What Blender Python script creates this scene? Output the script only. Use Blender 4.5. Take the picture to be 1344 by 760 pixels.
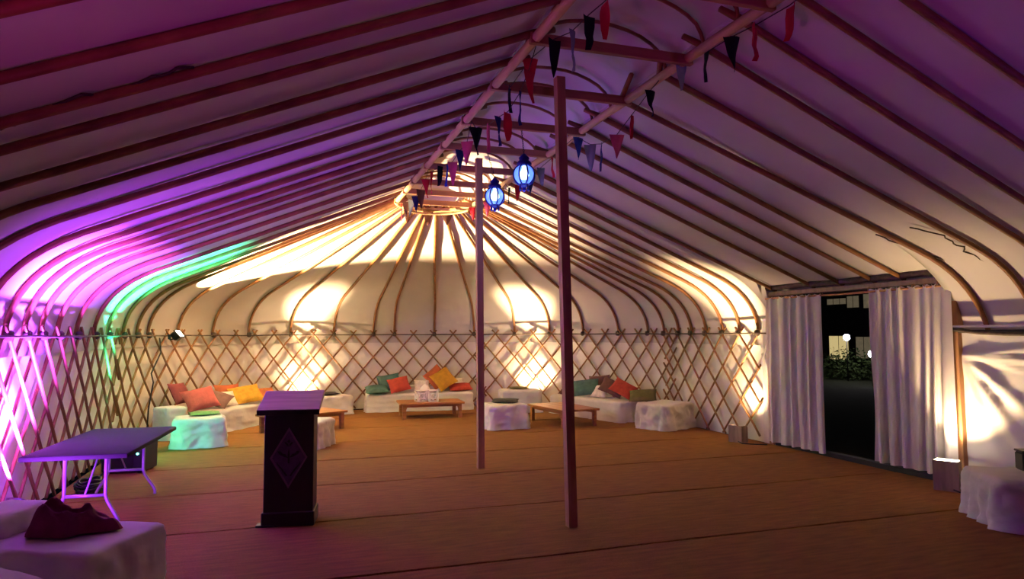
import bpy, bmesh, math, random
from mathutils import Vector, Matrix, Euler, noise

for o in list(bpy.data.objects): bpy.data.objects.remove(o, do_unlink=True)
scn = bpy.context.scene
COL = scn.collection
random.seed(7)

# ------------------------------------------------------------------ camera
PITCH, YAW, ROLL, CAM_H = .0647, .322, .0038, 1.75
fwd0 = Vector((math.sin(YAW), math.cos(YAW), 0)); right0 = Vector((math.cos(YAW), -math.sin(YAW), 0)); upv = Vector((0, 0, 1))
fwd = fwd0*math.cos(PITCH) + upv*math.sin(PITCH)
up = upv*math.cos(PITCH) - fwd0*math.sin(PITCH)
right = right0*math.cos(ROLL) - up*math.sin(ROLL)
up = right.cross(fwd)
cd = bpy.data.cameras.new('camera'); cam = bpy.data.objects.new('camera', cd); COL.objects.link(cam)
m = Matrix.Identity(4)
for i in range(3):
    m[i][0] = right[i]; m[i][1] = up[i]; m[i][2] = -fwd[i]
m[0][3], m[1][3], m[2][3] = 0, 0, CAM_H
cam.matrix_world = m
cd.sensor_width = 36; cd.sensor_fit = 'HORIZONTAL'; cd.lens = 36*898.26/1344; cd.clip_start = .05; cd.clip_end = 300
scn.camera = cam

# ------------------------------------------------------------------ world and exposure
world = bpy.data.worlds.new('night'); scn.world = world; world.use_nodes = True
world.node_tree.nodes['Background'].inputs[0].default_value = (.004, .005, .009, 1)
world.node_tree.nodes['Background'].inputs[1].default_value = .25
vs = scn.view_settings
vs.view_transform = 'Standard'; vs.look = 'None'; vs.gamma = 1.0; vs.exposure = 0.0; vs.use_curve_mapping = False

# ------------------------------------------------------------------ lights of the tent (uplighters along the walls)
def spot(name, loc, target, color, watts, angle=90, blend=.6, radius=.05):
    l = bpy.data.lights.new(name, 'SPOT'); l.color = color; l.energy = watts
    l.spot_size = math.radians(angle); l.spot_blend = blend; l.shadow_soft_size = radius
    o = bpy.data.objects.new(name, l); COL.objects.link(o); o.location = loc
    o.rotation_euler = (Vector(target)-Vector(loc)).to_track_quat('-Z', 'Y').to_euler()
    return o
WARM = (1, .68, .36); VIOLET = (.32, .031, 1); MAGENTA = (.70, .03, .55); GREEN = (.04, 1, .48)
# warm floods: clamp lamp on the rail, two behind the benches, two wooden boxes by the door
spot('clamp_flood_light', (-1.70, 13.40, 1.84), (.20, 13.02, 3.45), WARM, 14000, 62, .35, .06)
spot('bench_flood_light', (.56, 16.10, .42), (.62, 15.98, 2.2), WARM, 1500, 44, .8, .05)
spot('bench_flood_spill_light', (.56, 16.10, .42), (.47, 16.28, .85), WARM, 200, 145, .9, .05)
spot('ottoman_flood_light', (5.56, 15.32, .42), (5.47, 15.23, 2.2), WARM, 1500, 44, .8, .05)
spot('ottoman_flood_spill_light', (5.56, 15.32, .42), (5.70, 15.47, .85), WARM, 200, 145, .9, .05)
spot('box_flood_light', (7.0, 9.48, .28), (6.97, 9.80, 2.3), WARM, 1300, 50, .8, .05)
spot('box_flood_spill_light', (7.0, 9.48, .28), (7.35, 9.56, 1.0), WARM, 140, 100, .9, .05)
spot('door_flood_light', (7.06, 5.8, .345), (7.30, 5.70, 1.3), WARM, 230, 95, .8, .05)
# coloured cans along the left wall
spot('violet_can_light', (-2.225, 7.25, .3), (-1.85, 8.2, 2.45), (.32, .045, 1), 15000, 80, 1.0, .06)
spot('violet_near_can_light', (-2.12, 6.2, .35), (-1.7, 7.0, .55), VIOLET, 300, 70, .9, .06)
spot('violet_wash_light', (-2.16, 6.35, .35), (-1.0, 8.0, 3.0), (.36, .04, .95), 750, 105, 1.0, .08)
spot('green_can_light', (-2.2, 10.95, .3), (-1.75, 11.25, 2.6), GREEN, 5000, 44, .5, .05)
spot('green_can_spill_light', (-2.1, 10.9, .36), (-1.2, 11.0, .75), GREEN, 55, 165, .6, .06)
# further cans behind the photographer
spot('magenta_can_light', (-2.0, .6, .3), (-.6, 1.0, 2.8), MAGENTA, 240, 110, .9, .1)
spot('violet_rear_can_light', (6.7, .2, .3), (5.0, 1.2, 3.0), VIOLET, 140, 110, .9, .1)
spot('warm_rear_box_light', (-2.0, 4.6, .3), (-2.2, 4.6, 2.2), WARM, 6, 110, .9, .06)

# ------------------------------------------------------------------ materials
def mat(name, col, rough=.8, var=.15, scale=6., stretch=(1, 1, 1), bump=.0, bscale=None, metal=0., transl=0., spec=.3, emit=None, estr=0., obj=True):
    M = bpy.data.materials.new(name); M.use_nodes = True
    nt = M.node_tree; n = nt.nodes; b = n['Principled BSDF']
    b.inputs['Roughness'].default_value = rough; b.inputs['Metallic'].default_value = metal
    b.inputs['Specular IOR Level'].default_value = spec
    tc = n.new('ShaderNodeTexCoord'); mp = n.new('ShaderNodeMapping'); mp.inputs['Scale'].default_value = stretch
    nt.links.new(tc.outputs['Object'], mp.inputs['Vector'])
    nz = n.new('ShaderNodeTexNoise'); nz.inputs['Scale'].default_value = scale; nz.inputs['Detail'].default_value = 4
    nt.links.new(mp.outputs[0], nz.inputs['Vector'])
    rp = n.new('ShaderNodeValToRGB'); e = rp.color_ramp.elements
    e[0].position = .3; e[1].position = .72
    e[0].color = (*[max(0, c*(1-var)) for c in col], 1); e[1].color = (*[min(1, c*(1+var)) for c in col], 1)
    nt.links.new(nz.outputs['Fac'], rp.inputs[0]); nt.links.new(rp.outputs[0], b.inputs['Base Color'])
    if bump:
        nb = n.new('ShaderNodeTexNoise'); nb.inputs['Scale'].default_value = bscale or scale*4; nb.inputs['Detail'].default_value = 3
        nt.links.new(mp.outputs[0], nb.inputs['Vector'])
        bp = n.new('ShaderNodeBump'); bp.inputs['Strength'].default_value = bump; bp.inputs['Distance'].default_value = .02
        nt.links.new(nb.outputs['Fac'], bp.inputs['Height']); nt.links.new(bp.outputs[0], b.inputs['Normal'])
    if emit:
        b.inputs['Emission Color'].default_value = (*emit, 1); b.inputs['Emission Strength'].default_value = estr
    if transl:
        out = n['Material Output']; tr = n.new('ShaderNodeBsdfTranslucent'); mx = n.new('ShaderNodeMixShader')
        mx.inputs[0].default_value = transl
        nt.links.new(rp.outputs[0], tr.inputs['Color']); nt.links.new(b.outputs[0], mx.inputs[1]); nt.links.new(tr.outputs[0], mx.inputs[2])
        nt.links.new(mx.outputs[0], out.inputs['Surface'])
    return M

M = {}
M['canvas'] = mat('canvas', (.57, .53, .48), .9, .05, 1.5, bump=.25, bscale=5)
M['wall_cotton'] = mat('wall_lining', (.82, .78, .71), .9, .05, 1.5, bump=.5, bscale=3.5)
M['liner'] = mat('white_liner', (.76, .73, .68), .45, .05, 2, bump=.35, bscale=4, spec=.5)
M['rib'] = mat('ash_wood', (.24, .105, .035), .6, .3, 5, bump=.2)
M['slat'] = mat('hazel_wood', (.27, .13, .05), .65, .3, 5)
M['beam'] = mat('pale_pole_wood', (.50, .32, .15), .6, .3, 4, (2, .4, 2), bump=.2)
M['timber'] = mat('sawn_timber', (.42, .22, .10), .6, .25, 4, (3, 3, .35), bump=.15)
M['crossbar'] = mat('brown_timber', (.33, .16, .07), .65, .25, 4, (.4, 3, 3))
M['rope'] = mat('dark_rope', (.07, .05, .035), .9, .3, 20)
M['matting'] = mat('coir_matting', (.26, .106, .020), .95, .22, 3.5, (1, 6, 1), bump=.9, bscale=45)
M['under'] = mat('dark_underlay', (.02, .013, .008), .95)
M['cotton'] = mat('white_cotton', (.64, .61, .57), .85, .06, 4, bump=.6, bscale=7)
M['curtain'] = mat('curtain_muslin', (.88, .83, .83), .85, .06, 4, transl=.3, bump=.15, bscale=14)
M['table_wood'] = mat('table_wood', (.34, .14, .045), .4, .3, 4, (.6, 5, 5), bump=.1)
M['plastic_grey'] = mat('grey_plastic', (.035, .037, .035), .9, .05, 6, bump=.1, bscale=60, spec=.08)
M['steel'] = mat('grey_steel', (.45, .45, .47), .4, .05, 6, metal=.3)
M['black_wood'] = mat('black_painted_wood', (.012, .010, .010), .45, .3, 4, (2, 2, .4))
M['lect_top'] = mat('lectern_top_wood', (.50, .37, .26), .5, .2, 4, (.5, 4, 4), spec=.3)
M['emblem'] = mat('emblem_panel', (.07, .035, .09), .5, .3, 14)
M['emblem_frame'] = mat('emblem_frame', (.16, .08, .14), .45, .2, 9)
M['emblem_dark'] = mat('emblem_dark', (.010, .008, .012), .6)
M['black'] = mat('black_plastic', (.012, .012, .013), .5)
M['black_metal'] = mat('black_metal', (.02, .02, .02), .4, metal=.5)
M['box_wood'] = mat('uplighter_box_wood', (.26, .19, .12), .6, .3, 5, (3, 3, .5))
M['lamp_lens'] = mat('flood_lens', (1, .95, .85), .3, .0, emit=(1, .84, .6), estr=18)
M['green_led'] = mat('green_led', (.2, .9, .6), .3, .0, emit=(.15, 1, .6), estr=6)
M['glass_blue'] = mat('lit_blue_glass', (.3, .45, 1), .25, .1, 9, emit=(.10, .22, 1), estr=1.6)
_nt = M['glass_blue'].node_tree; _tr = _nt.nodes.new('ShaderNodeBsdfTransparent'); _tr.inputs[0].default_value = (.45, .6, 1, 1)
_mx = _nt.nodes.new('ShaderNodeMixShader'); _mx.inputs[0].default_value = .5
_nt.links.new(_nt.nodes['Principled BSDF'].outputs[0], _mx.inputs[1]); _nt.links.new(_tr.outputs[0], _mx.inputs[2]); _nt.links.new(_mx.outputs[0], _nt.nodes['Material Output'].inputs['Surface'])
M['lantern_bulb'] = mat('lantern_bulb', (1, 1, 1), .3, 0, emit=(.75, .85, 1), estr=14)
M['blue_metal'] = mat('blue_painted_metal', (.012, .012, .16), .4, .2, 9)
M['white_metal'] = mat('white_painted_metal', (.85, .82, .76), .5, .03)
for nm, c in dict(rust=(.36, .085, .03), orange=(.42, .12, .035), mustard=(.46, .24, .02), red=(.38, .05, .03), redpat=(.34, .065, .055), teal=(.06, .13, .105), brown=(.12, .055, .045), olive=(.10, .09, .03), cream=(.74, .68, .58), maroon=(.13, .022, .025), blackc=(.015, .014, .014), green=(.10, .20, .06), burgundy=(.15, .012, .05)).items():
    M['c_'+nm] = mat('cushion_'+nm, c, .85, .2, 12, bump=.25, bscale=30)
for nm, c in dict(crimson=(.42, .012, .03), navy=(.012, .016, .09), black=(.006, .008, .010), pink=(.55, .08, .16), grey=(.20, .22, .27), blue=(.02, .045, .26), brownf=(.10, .045, .03)).items():
    M['f_'+nm] = mat('flag_'+nm, c, .9, .1, 12, transl=.25)
M['stripe'] = mat('striped_cover', (.035, .04, .03), .8, .9, 30, (1, 5, 1))
M['ground'] = mat('night_grass', (.03, .035, .02), 1)
M['house'] = mat('house_wall', (.05, .045, .04), .9)
M['win'] = mat('lit_window', (.9, .7, .3), .4, .5, 2, emit=(1, .78, .34), estr=.55)
M['windim'] = mat('dim_window', (.6, .5, .3), .4, .5, 2, emit=(1, .8, .5), estr=.09)
M['bulb'] = mat('garden_bulb', (1, 1, 1), .3, 0, emit=(.86, .80, 1), estr=30)
M['leaf'] = mat('bush_leaf', (.05, .08, .025), .8, .4, 12)

# ------------------------------------------------------------------ mesh helpers
def mesh(name, verts, faces, mt, parent=None, smooth=False, **tags):
    me = bpy.data.meshes.new(name); me.from_pydata([tuple(v) for v in verts], [], faces); me.update()
    me.materials.append(M[mt] if isinstance(mt, str) else mt)
    if smooth:
        for p in me.polygons: p.use_smooth = True
    o = bpy.data.objects.new(name, me); COL.objects.link(o)
    if parent: o.parent = parent
    for k, v in tags.items(): o[k] = v
    return o
def empty(name, loc=(0, 0, 0), rot=0, **tags):
    o = bpy.data.objects.new(name, None); COL.objects.link(o); o.location = loc
    o.rotation_euler = rot if isinstance(rot, (tuple, list)) else (0, 0, rot); o.empty_display_size = .1
    for k, v in tags.items(): o[k] = v
    return o
def tube_data(pts, r, sides=6, base=0, caps=True, squash=1.):
    """tube along pts; r number or list"""
    pts = [Vector(p) for p in pts]; n = len(pts); V = []; F = []
    t0 = (pts[1]-pts[0]).normalized()
    a = t0.orthogonal().normalized()
    if abs(t0.z) < .9:
        a = Vector((0, 0, 1)) - t0*t0.z; a.normalize()
    for i, p in enumerate(pts):
        t = (pts[min(i+1, n-1)]-pts[max(i-1, 0)]).normalized()
        a = (a - t*a.dot(t)).normalized(); b = t.cross(a)
        rr = r[i] if isinstance(r, (list, tuple)) else r
        for k in range(sides):
            an = 2*math.pi*(k+.5)/sides
            V.append(p + a*(math.cos(an)*rr*squash) + b*(math.sin(an)*rr))
    for i in range(n-1):
        for k in range(sides):
            k2 = (k+1) % sides
            F.append((base+i*sides+k, base+i*sides+k2, base+(i+1)*sides+k2, base+(i+1)*sides+k))
    if caps:
        F.append(tuple(base+k for k in reversed(range(sides)))); F.append(tuple(base+(n-1)*sides+k for k in range(sides)))
    return V, F
def tube(name, pts, r, mt, parent=None, sides=6, squash=1., **tags):
    V, F = tube_data(pts, r, sides, squash=squash)
    return mesh(name, V, F, mt, parent, smooth=sides > 4, **tags)
def multi(parts):
    V = []; F = []
    for v, f in parts:
        b = len(V); V += list(v); F += [tuple(i+b for i in q) for q in f]
    return V, F
def box_data(cx, cy, cz, sx, sy, sz, bev=.006, segs=1, taper=1.):
    bm = bmesh.new(); bmesh.ops.create_cube(bm, size=1)
    for v in bm.verts:
        k = taper if v.co.z < 0 else 1
        v.co = Vector((v.co.x*sx*k, v.co.y*sy*k, v.co.z*sz))
    if bev: bmesh.ops.bevel(bm, geom=bm.edges[:], offset=bev, segments=segs, profile=.5, affect='EDGES')
    for v in bm.verts: v.co += Vector((cx, cy, cz))
    bm.verts.index_update(); r = [v.co.copy() for v in bm.verts], [tuple(v.index for v in f.verts) for f in bm.faces]
    bm.free(); return r
def box(name, c, s, mt, parent=None, bev=.006, taper=1., **tags):
    V, F = box_data(*c, *s, bev=bev, taper=taper); return mesh(name, V, F, mt, parent, **tags)
def lathe_data(prof, n=20, cx=0, cy=0):
    V = []; F = []
    for r, z in prof:
        for k in range(n):
            a = 2*math.pi*k/n; V.append(Vector((cx+r*math.cos(a), cy+r*math.sin(a), z)))
    for i in range(len(prof)-1):
        for k in range(n):
            k2 = (k+1) % n; F.append((i*n+k, i*n+k2, (i+1)*n+k2, (i+1)*n+k))
    return V, F
def grid(name, fn, nu, nv, mt, parent=None, smooth=True, thick=0, **tags):
    V = [fn(i/nu, j/nv) for j in range(nv+1) for i in range(nu+1)]
    F = [(j*(nu+1)+i, j*(nu+1)+i+1, (j+1)*(nu+1)+i+1, (j+1)*(nu+1)+i) for j in range(nv) for i in range(nu)]
    o = mesh(name, V, F, mt, parent, smooth, **tags)
    if thick:
        md = o.modifiers.new('solid', 'SOLIDIFY'); md.thickness = thick; md.offset = 0
    return o
def nz(x, y=0., z=0.): return noise.noise(Vector((x, y, z)))

# ------------------------------------------------------------------ plan of the tent: two straight sides and a half-round far end
X0, R, YC, RY, HW, ZR, ZT = 2.49, 4.86, 11.65, 5.10, .673, 1.76, 4.035
YB = -3.5
_TH = [i*math.pi/600 for i in range(601)]
_AL = [0.]
for i in range(600):
    a, b = _TH[i], _TH[i+1]
    _AL.append(_AL[-1]+math.hypot(R*(math.cos(a)-math.cos(b)), RY*(math.sin(a)-math.sin(b))))
ARC = _AL[-1]
S_END = YC + ARC + (YC-YB)
def theta(s):
    q = s-YC; lo, hi = 0, 600
    while hi-lo > 1:
        md = (lo+hi)//2
        if _AL[md] <= q: lo = md
        else: hi = md
    return _TH[lo] + (q-_AL[lo])/(_AL[hi]-_AL[lo])*(_TH[hi]-_TH[lo])
def wall(s):
    """(wall point xy, inward normal, beam point xy)"""
    if s <= YC: return Vector((X0-R, s)), Vector((1, 0)), Vector((X0-HW, s))
    if s >= YC+ARC:
        y = YC-(s-YC-ARC); return Vector((X0+R, y)), Vector((-1, 0)), Vector((X0+HW, y))
    t = theta(s); p = Vector((X0-R*math.cos(t), YC+RY*math.sin(t)))
    n = Vector((math.cos(t)/R, -math.sin(t)/RY)).normalized()
    return p, n, Vector((X0-HW*math.cos(t), YC+HW*math.sin(t)))
def s_right(y): return YC+ARC+(YC-y)
ZI, ZC = 4.07, 2.33
def profile(s, t, rise=0., door=False):
    """point on the roof line: t 0 at the ridge, 1 at the rail (rise lifts it off the rib)"""
    w, n, b = wall(s); L = (w-b).length; dr = (w-b)/L
    sl = (ZI-ZC)/L
    if door:
        q = t*(L+.05); z = ZI-(ZI-2.40)/L*q
    elif t <= .6:
        q = (L-.72)*t/.6; z = ZI-sl*q
    else:
        u = (t-.6)/.4
        p0 = Vector((L-.72, ZI-sl*(L-.72))); p1 = Vector((L-.03, ZC)); p2 = Vector((L, ZR))
        p = p0*(1-u)**2+p1*2*u*(1-u)+p2*u*u; q, z = p.x, p.y
        return Vector((b.x+dr.x*(q+rise*u), b.y+dr.y*(q+rise*u), z+rise*(1-u)))
    return Vector((b.x+dr.x*q, b.y+dr.y*q, z+rise))

# ------------------------------------------------------------------ floor: underlay and coir strips
def halfw(y): return R if y <= YC else R*math.sqrt(max(0, 1-((y-YC)/RY)**2))
fl_pts = [wall(s)[0] for s in [YB]+[YC+ARC*i/60 for i in range(61)]+[s_right(YB)]]
floor = mesh('floor', [(p.x, p.y, -.03) for p in fl_pts], [tuple(range(len(fl_pts)))], 'under', kind='structure')
EDGE = [5.165+1.601*k for k in range(-5, 8)]
def seam(x, k): return .03*nz(x*.6, k*3.1)+.012*nz(x*3, k*5.7)
for k in range(len(EDGE)-1):
    y0, y1 = EDGE[k], min(EDGE[k+1], YC+RY-.06)
    if y1 < y0+.05: continue
    V = []; F = []; nx, ny = 64, 7
    for j in range(ny+1):
        v = j/ny
        for i in range(nx+1):
            xm = X0+(i/nx*2-1)*R
            y = y0+(y1-y0)*v
            if j == 0: y += .009
            if j == ny: y -= .009
            y += seam(xm, k)*(1-v)+seam(xm, k+1)*v
            x = X0+(i/nx*2-1)*max(.05, halfw(min(y, YC+RY-.01))-.03)
            z = .002+.004*nz(x*1.3, y*1.3)
            if j in (0, ny): z -= .022
            V.append((x, y, z))
    ys = [0, .005, .2, .4, .6, .8, .995, 1]
    F = [(j*(nx+1)+i, j*(nx+1)+i+1, (j+1)*(nx+1)+i+1, (j+1)*(nx+1)+i) for j in range(ny) for i in range(nx)]
    for j in range(1, ny):   # tuck the rolled edge close to the seam
        for i in range(nx+1):
            x, y, z = V[j*(nx+1)+i]; a = V[i][1]; b = V[ny*(nx+1)+i][1]; V[j*(nx+1)+i] = (x, a+(b-a)*ys[j], z)
    mesh('matting_strip', V, F, 'matting', floor)

# ------------------------------------------------------------------ roof canvas
DY0, DY1 = 5.88, 9.02          # door opening in the right wall
def canvas_cols():
    S = []; s = YB
    while s < S_END-.01:
        S.append((s, False)); s += .16 if not (YC+ARC < s) else .16
    S.append((S_END, False))
    sa, sb = s_right(DY1), s_right(DY0)
    S = [q for q in S if not sa-.01 < q[0] < sb+.01] + [(sa, False)] + [(sa+.005+(sb-sa-.01)*i/18, True) for i in range(19)] + [(sb, False)]
    S.sort(); return S
TT = [i*.6/10 for i in range(10)]+[.6+.4*i/10 for i in range(11)]
V = []; F = []; cols = canvas_cols(); nr = len(TT)+1
for ci, (s, dr) in enumerate(cols):
    for t in TT:
        p = profile(s, t, .055, dr)
        p.z += .018*nz(p.x*.9, p.y*1.7, 3.1)*(1 if t > .05 else 0)
        V.append(p)
    w, n, b = wall(s)
    if dr: V.append(Vector((w.x-n.x*.16, w.y-n.y*.16, 2.36)))
    else: V.append(Vector((w.x-n.x*.058, w.y-n.y*.058, 1.55+.012*nz(s*2.3, 9))))
for c in range(len(cols)-1):
    for r in range(nr-1):
        F.append((c*nr+r, c*nr+r+1, (c+1)*nr+r+1, (c+1)*nr+r))
# barrel cap over the crown, closed by a quarter dome at the far end
nb = len(V); na = 14; ny = 60
def capz(u): return 4.11+.36*math.sqrt(max(0, 1-u*u))
ylist = [YB+(YC-YB)*i/ny for i in range(ny+1)]
for y in ylist:
    for k in range(na+1):
        u = -math.cos(math.pi*k/na); V.append(Vector((X0+u*(HW+.02), y, capz(u)+.01*nz(u*2, y*2))))
for i in range(ny):
    for k in range(na):
        a = nb+i*(na+1)+k; F.append((a, a+1, a+na+2, a+na+1))
nd = len(V)
for j in range(1, 9):
    ph = math.pi/2*j/8
    for k in range(na+1):
        u = -math.cos(math.pi*k/na)
        rad = math.sqrt(max(0, 1-u*u))
        V.append(Vector((X0+u*(HW+.02), YC+(HW+.02)*rad*math.sin(ph), 4.11+.36*rad*math.cos(ph))))
for j in range(8):
    for k in range(na):
        a0 = (nb+ny*(na+1) if j == 0 else nd+(j-1)*(na+1))+k; b0 = nd+j*(na+1)+k
        F.append((a0, a0+1, b0+1, b0))
ceiling = mesh('ceiling', V, F, 'canvas', None, True, kind='structure')

# ------------------------------------------------------------------ canvas walls
def canvas_wall(name, sa, sb, step=.12, zt=1.70):
    n = int((sb-sa)/step)
    def fn(u, v):
        s = sa+(sb-sa)*u; z = -.02+(zt+.02)*v
        w, nn, b = wall(s)
        off = .085+.022*nz(s*1.6, z*1.2, 5)+.012*nz(s*6+z*2, z*2.2, 8)+.01*abs(nz(s*9, z*.7, 2))
        return Vector((w.x-nn.x*off, w.y-nn.y*off, z))
    return grid(name, fn, n, 18, 'wall_cotton', None, True, kind='structure')
canvas_wall('wall_left', YB, YC)
canvas_wall('wall_far', YC, YC+ARC)
wall_right = canvas_wall('wall_right', YC+ARC, s_right(DY1+.02))
# rear gable behind the photographer
pl = [profile(YB, t, .05) for t in TT]; pr_ = [profile(S_END, t, .05) for t in reversed(TT)]
cap = [Vector((X0-math.cos(math.pi*k/12)*HW, YB, capz(-math.cos(math.pi*k/12)))) for k in range(1, 12)]
poly = [Vector((X0-R-.08, YB, -.03))]+list(reversed(pl))+cap+list(reversed(pr_))+[Vector((X0+R+.08, YB, -.03))]
mesh('wall_rear', poly, [tuple(range(len(poly)))], 'canvas', None, kind='structure')

# white liner right of the door, pulled into folds from the door post
AY, AZ = DY0-.03, 1.50
FOLDS = [(-4, .035, .028, 2.2), (-12, .022, .02, 1.2), (-38, .05, .045, 1.7), (-47, -.03, .05, 1.5), (-56, .03, .03, 1.3), (-70, .025, .03, 1.2), (5, .03, .022, 1.3)]
def liner_fn(u, v):
    y = DY0-.03-(DY0-.03-YB)*u**1.6; z = -.02+1.79*v
    d = .02*nz(y*1.4, z*1.4, 4)+.02*abs(nz(y*3+z, z*3-y, 1))
    dy, dz = AY-y, z-AZ; rr = math.hypot(dy, dz)+1e-6
    for an, am, wd, ln in FOLDS:
        a = math.radians(an); al = dy*math.cos(a)+dz*math.sin(a); pe = -dy*math.sin(a)+dz*math.cos(a)
        if al > 0: d += am*math.exp(-(pe/(wd*(1+al*.8)))**2)*min(1, al/.25)*math.exp(-(al/ln)**2)
    return Vector((X0+R+.02-d, y, z))
grid('wall_liner', liner_fn, 120, 60, 'liner', wall_right)
# liner strip between the lattice end and the door post, reaching up to the header
def gather_fn(u, v):
    y = 9.30-(9.30-DY1+.03)*u; z = -.02+2.44*v
    dy, dz = y-9.24, z-1.45; a = math.atan2(dz, -dy); rr = math.hypot(dy, dz)
    d = .03*math.sin(a*9)*math.exp(-(rr/.35)**2)*min(1, rr/.06)+.018*nz(y*9, z*2, 7)+.02*abs(nz(y*14, z*1.1, 2))
    return Vector((X0+R-.0+.03*(1-u)-d, y, z))
grid('door_liner', gather_fn, 26, 60, 'liner', wall_right)

# ------------------------------------------------------------------ roof frame: beams, crossbars, hoops, half-ring, ribs
frame = empty('roof_frame', (X0, 4, ZT), label='bent wooden roof frame of poles, ridge beams and crossbars under the canvas', category='roof frame')
bpy.context.view_layer.update()
def child(o, parent):
    o.parent = parent; o.matrix_parent_inverse = parent.matrix_world.inverted(); return o
for sx in (-1, 1):
    pts = [(X0+sx*HW+.012*nz(y*.8, sx), y, ZT+.015*nz(y*.7, sx*3)) for y in [YB+(YC-YB)*i/40 for i in range(41)]]
    child(tube('ridge_beam', pts, .042, 'beam', None, 8), frame)
ring = [(X0-HW*math.cos(math.pi*i/20), YC+HW*math.sin(math.pi*i/20), ZT) for i in range(21)]
child(tube('crown_ring', ring, .045, 'beam', None, 8), frame)
ring2 = [(X0-(HW-.1)*math.cos(math.pi*i/20), YC-.05+(HW-.1)*math.sin(math.pi*i/20), ZT-.1) for i in range(21)]
child(tube('crown_ring', ring2, .022, 'beam', None, 6), frame)
CB = [-2.2, -1.2, -.2, .8, 1.8, 2.8, 3.82, 4.84, 5.90, 6.99, 8.02, 9.06, 10.02, 10.78, 11.62]
for i, y in enumerate(CB):
    V, F = box_data(X0, y, ZT-.005, 2*HW+.1, .05, .085, .005); o = mesh('crossbar', V, F, 'crossbar')
    child(o, frame)
    yy = y+.3
    if yy < YC:
        pts = [(X0-math.cos(math.pi*k/14)*HW*.97, yy+.02*nz(k, y), ZT+.03+.33*math.sin(math.pi*k/14)) for k in range(15)]
        child(tube('hoop', pts, .016, 'rib', None, 6), frame)
    if i % 2 == 0 and yy+.4 < YC:
        pts = [(X0-math.cos(math.pi*k/14)*HW*.97, yy+.45+.02*nz(k, y+5), ZT+.03+.33*math.sin(math.pi*k/14)) for k in range(15)]
        child(tube('hoop', pts, .016, 'rib', None, 6), frame)
RIB_L = [-3.2, -2.6, -2, -1.4, -.8, -.2, .4, 1.0, 1.6, 2.2, 2.85, 3.4, 3.86, 4.26, 4.85, 5.42, 6.05, 6.75, 7.3, 7.78, 8.25, 8.8, 9.54, 10.35, 11.1]
RIB_ARC = [12.02, 12.64, 13.07, 14.04, 15.03, 15.97, 17.02, 18.08, 19.04, 19.55, 20.52, 21.5, 22.52, 23.43, 24.33, 25.32, 26.21, 26.72, 27.21]
RIB_R = [11.29, 10.82, 10.31, 9.84, 9.35, 4.64, 4.15, 3.66, 3.2, 2.7, 2.1, 1.5, .9, .3, -.3, -.9, -1.5, -2.1, -2.7, -3.2]
RIB_D = [8.9, 8.07, 7.53, 6.98, 6.54]
RIB_S = RIB_L + RIB_ARC + [s_right(y) for y in RIB_R]
def rib(s, door=False, twist=0.):
    pts = []; rad = []
    w, n, b = wall(s); dr = (w-b).normalized()
    st = profile(s, 0, 0, door)
    ts = [i/8*.6 for i in range(9)]+[.6+.4*i/9 for i in range(1, 10)]
    if door: ts = [i/8*.99 for i in range(9)]
    sd = s*1.7
    first = st + Vector((-dr.x*.16, -dr.y*.16, .06)); pts.append(first); rad.append(.024)
    for t in ts:
        p = profile(s, t, .012, door)
        tang = Vector((-dr.y, dr.x, 0))
        p += tang*(.035*nz(t*2.2, sd)*math.sin(math.pi*t)+twist*(1-t))
        pts.append(p); rad.append((.031-.005*t)*(1+.06*nz(t*9, sd)))
    child(tube('roof_rib', pts, rad, 'rib', None, 7), frame)
for s in RIB_S: rib(s)
for y in RIB_D: rib(s_right(y), True)
rib(s_right(5.50), False, .52); rib(s_right(4.98), False, .30)    # one rib crosses its neighbour above the curtain

# ------------------------------------------------------------------ support posts
for (bx, by), (tx, ty, tz), lab in [((2.51, 5.84), (2.41, 5.80, 4.14), 'tall square timber post with violet-lit face standing alone on the open matting'), ((2.47, 8.72), (2.43, 8.66, 4.08), 'tall slim square timber post in front of the draped ottoman and hanging lanterns')]:
    e = empty('support_post', (bx, by, 0), label=lab, category='post', group='timber posts under the ridge')
    hs = .042; V = []; F = []
    for q in range(9):
        f = q/8; cx, cy, cz = (tx-bx)*f, (ty-by)*f, tz*f+.004*(1-f)
        for a, b in ((-1, -1), (1, -1), (1, 1), (-1, 1)): V.append((cx+a*hs, cy+b*hs, cz))
    for q in range(8):
        for k in range(4): F.append((q*4+k, q*4+(k+1) % 4, q*4+4+(k+1) % 4, q*4+4+k))
    F += [(3, 2, 1, 0), (32, 33, 34, 35)]
    mesh('shaft', V, F, 'timber', e)

# ------------------------------------------------------------------ lattice walls, one object per trellis section
PH = .485; ZTOP = 1.85; KX = .235/.27
def lattice(sa, sb, phase, label):
    w, n, b = wall((sa+sb)/2)
    root = empty('lattice_panel', (w.x, w.y, 0), label=label, category='lattice', group='trellis sections of the tent wall')
    bpy.context.view_layer.update()
    run = ZTOP*KX
    for d in (1, -1):
        k = math.floor((sa-2*run-phase)/PH)
        while True:
            top = phase+k*PH; k += 1
            if top > sb+2*run: break
            pts = []
            zs = [ZTOP-(ZTOP-.01)*i/24 for i in range(25)]
            for z in zs:
                s = top+d*((ZR-.0)-z)*KX
                if sa-.04 <= s <= sb+.04:
                    w, n, b = wall(s); off = .022 if d > 0 else -.020
                    off += .006*nz(s*3, z*3, d)
                    pts.append(Vector((w.x+n.x*off, w.y+n.y*off, z)))
            if len(pts) < 4: continue
            V, F = tube_data(pts, [.0185*(1+.12*nz(i*.7, top, d)) for i in range(len(pts))], 5)
            child(mesh('slat', V, F, 'slat', None, True), root)
    return root
lattice(1.5, 11.75, 7.78, 'violet and green lit wooden trellis behind the grey folding table')
lattice(11.62, 21.78, 19.04, 'warm lit wooden trellis behind the benches with mustard cushions')
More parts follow.
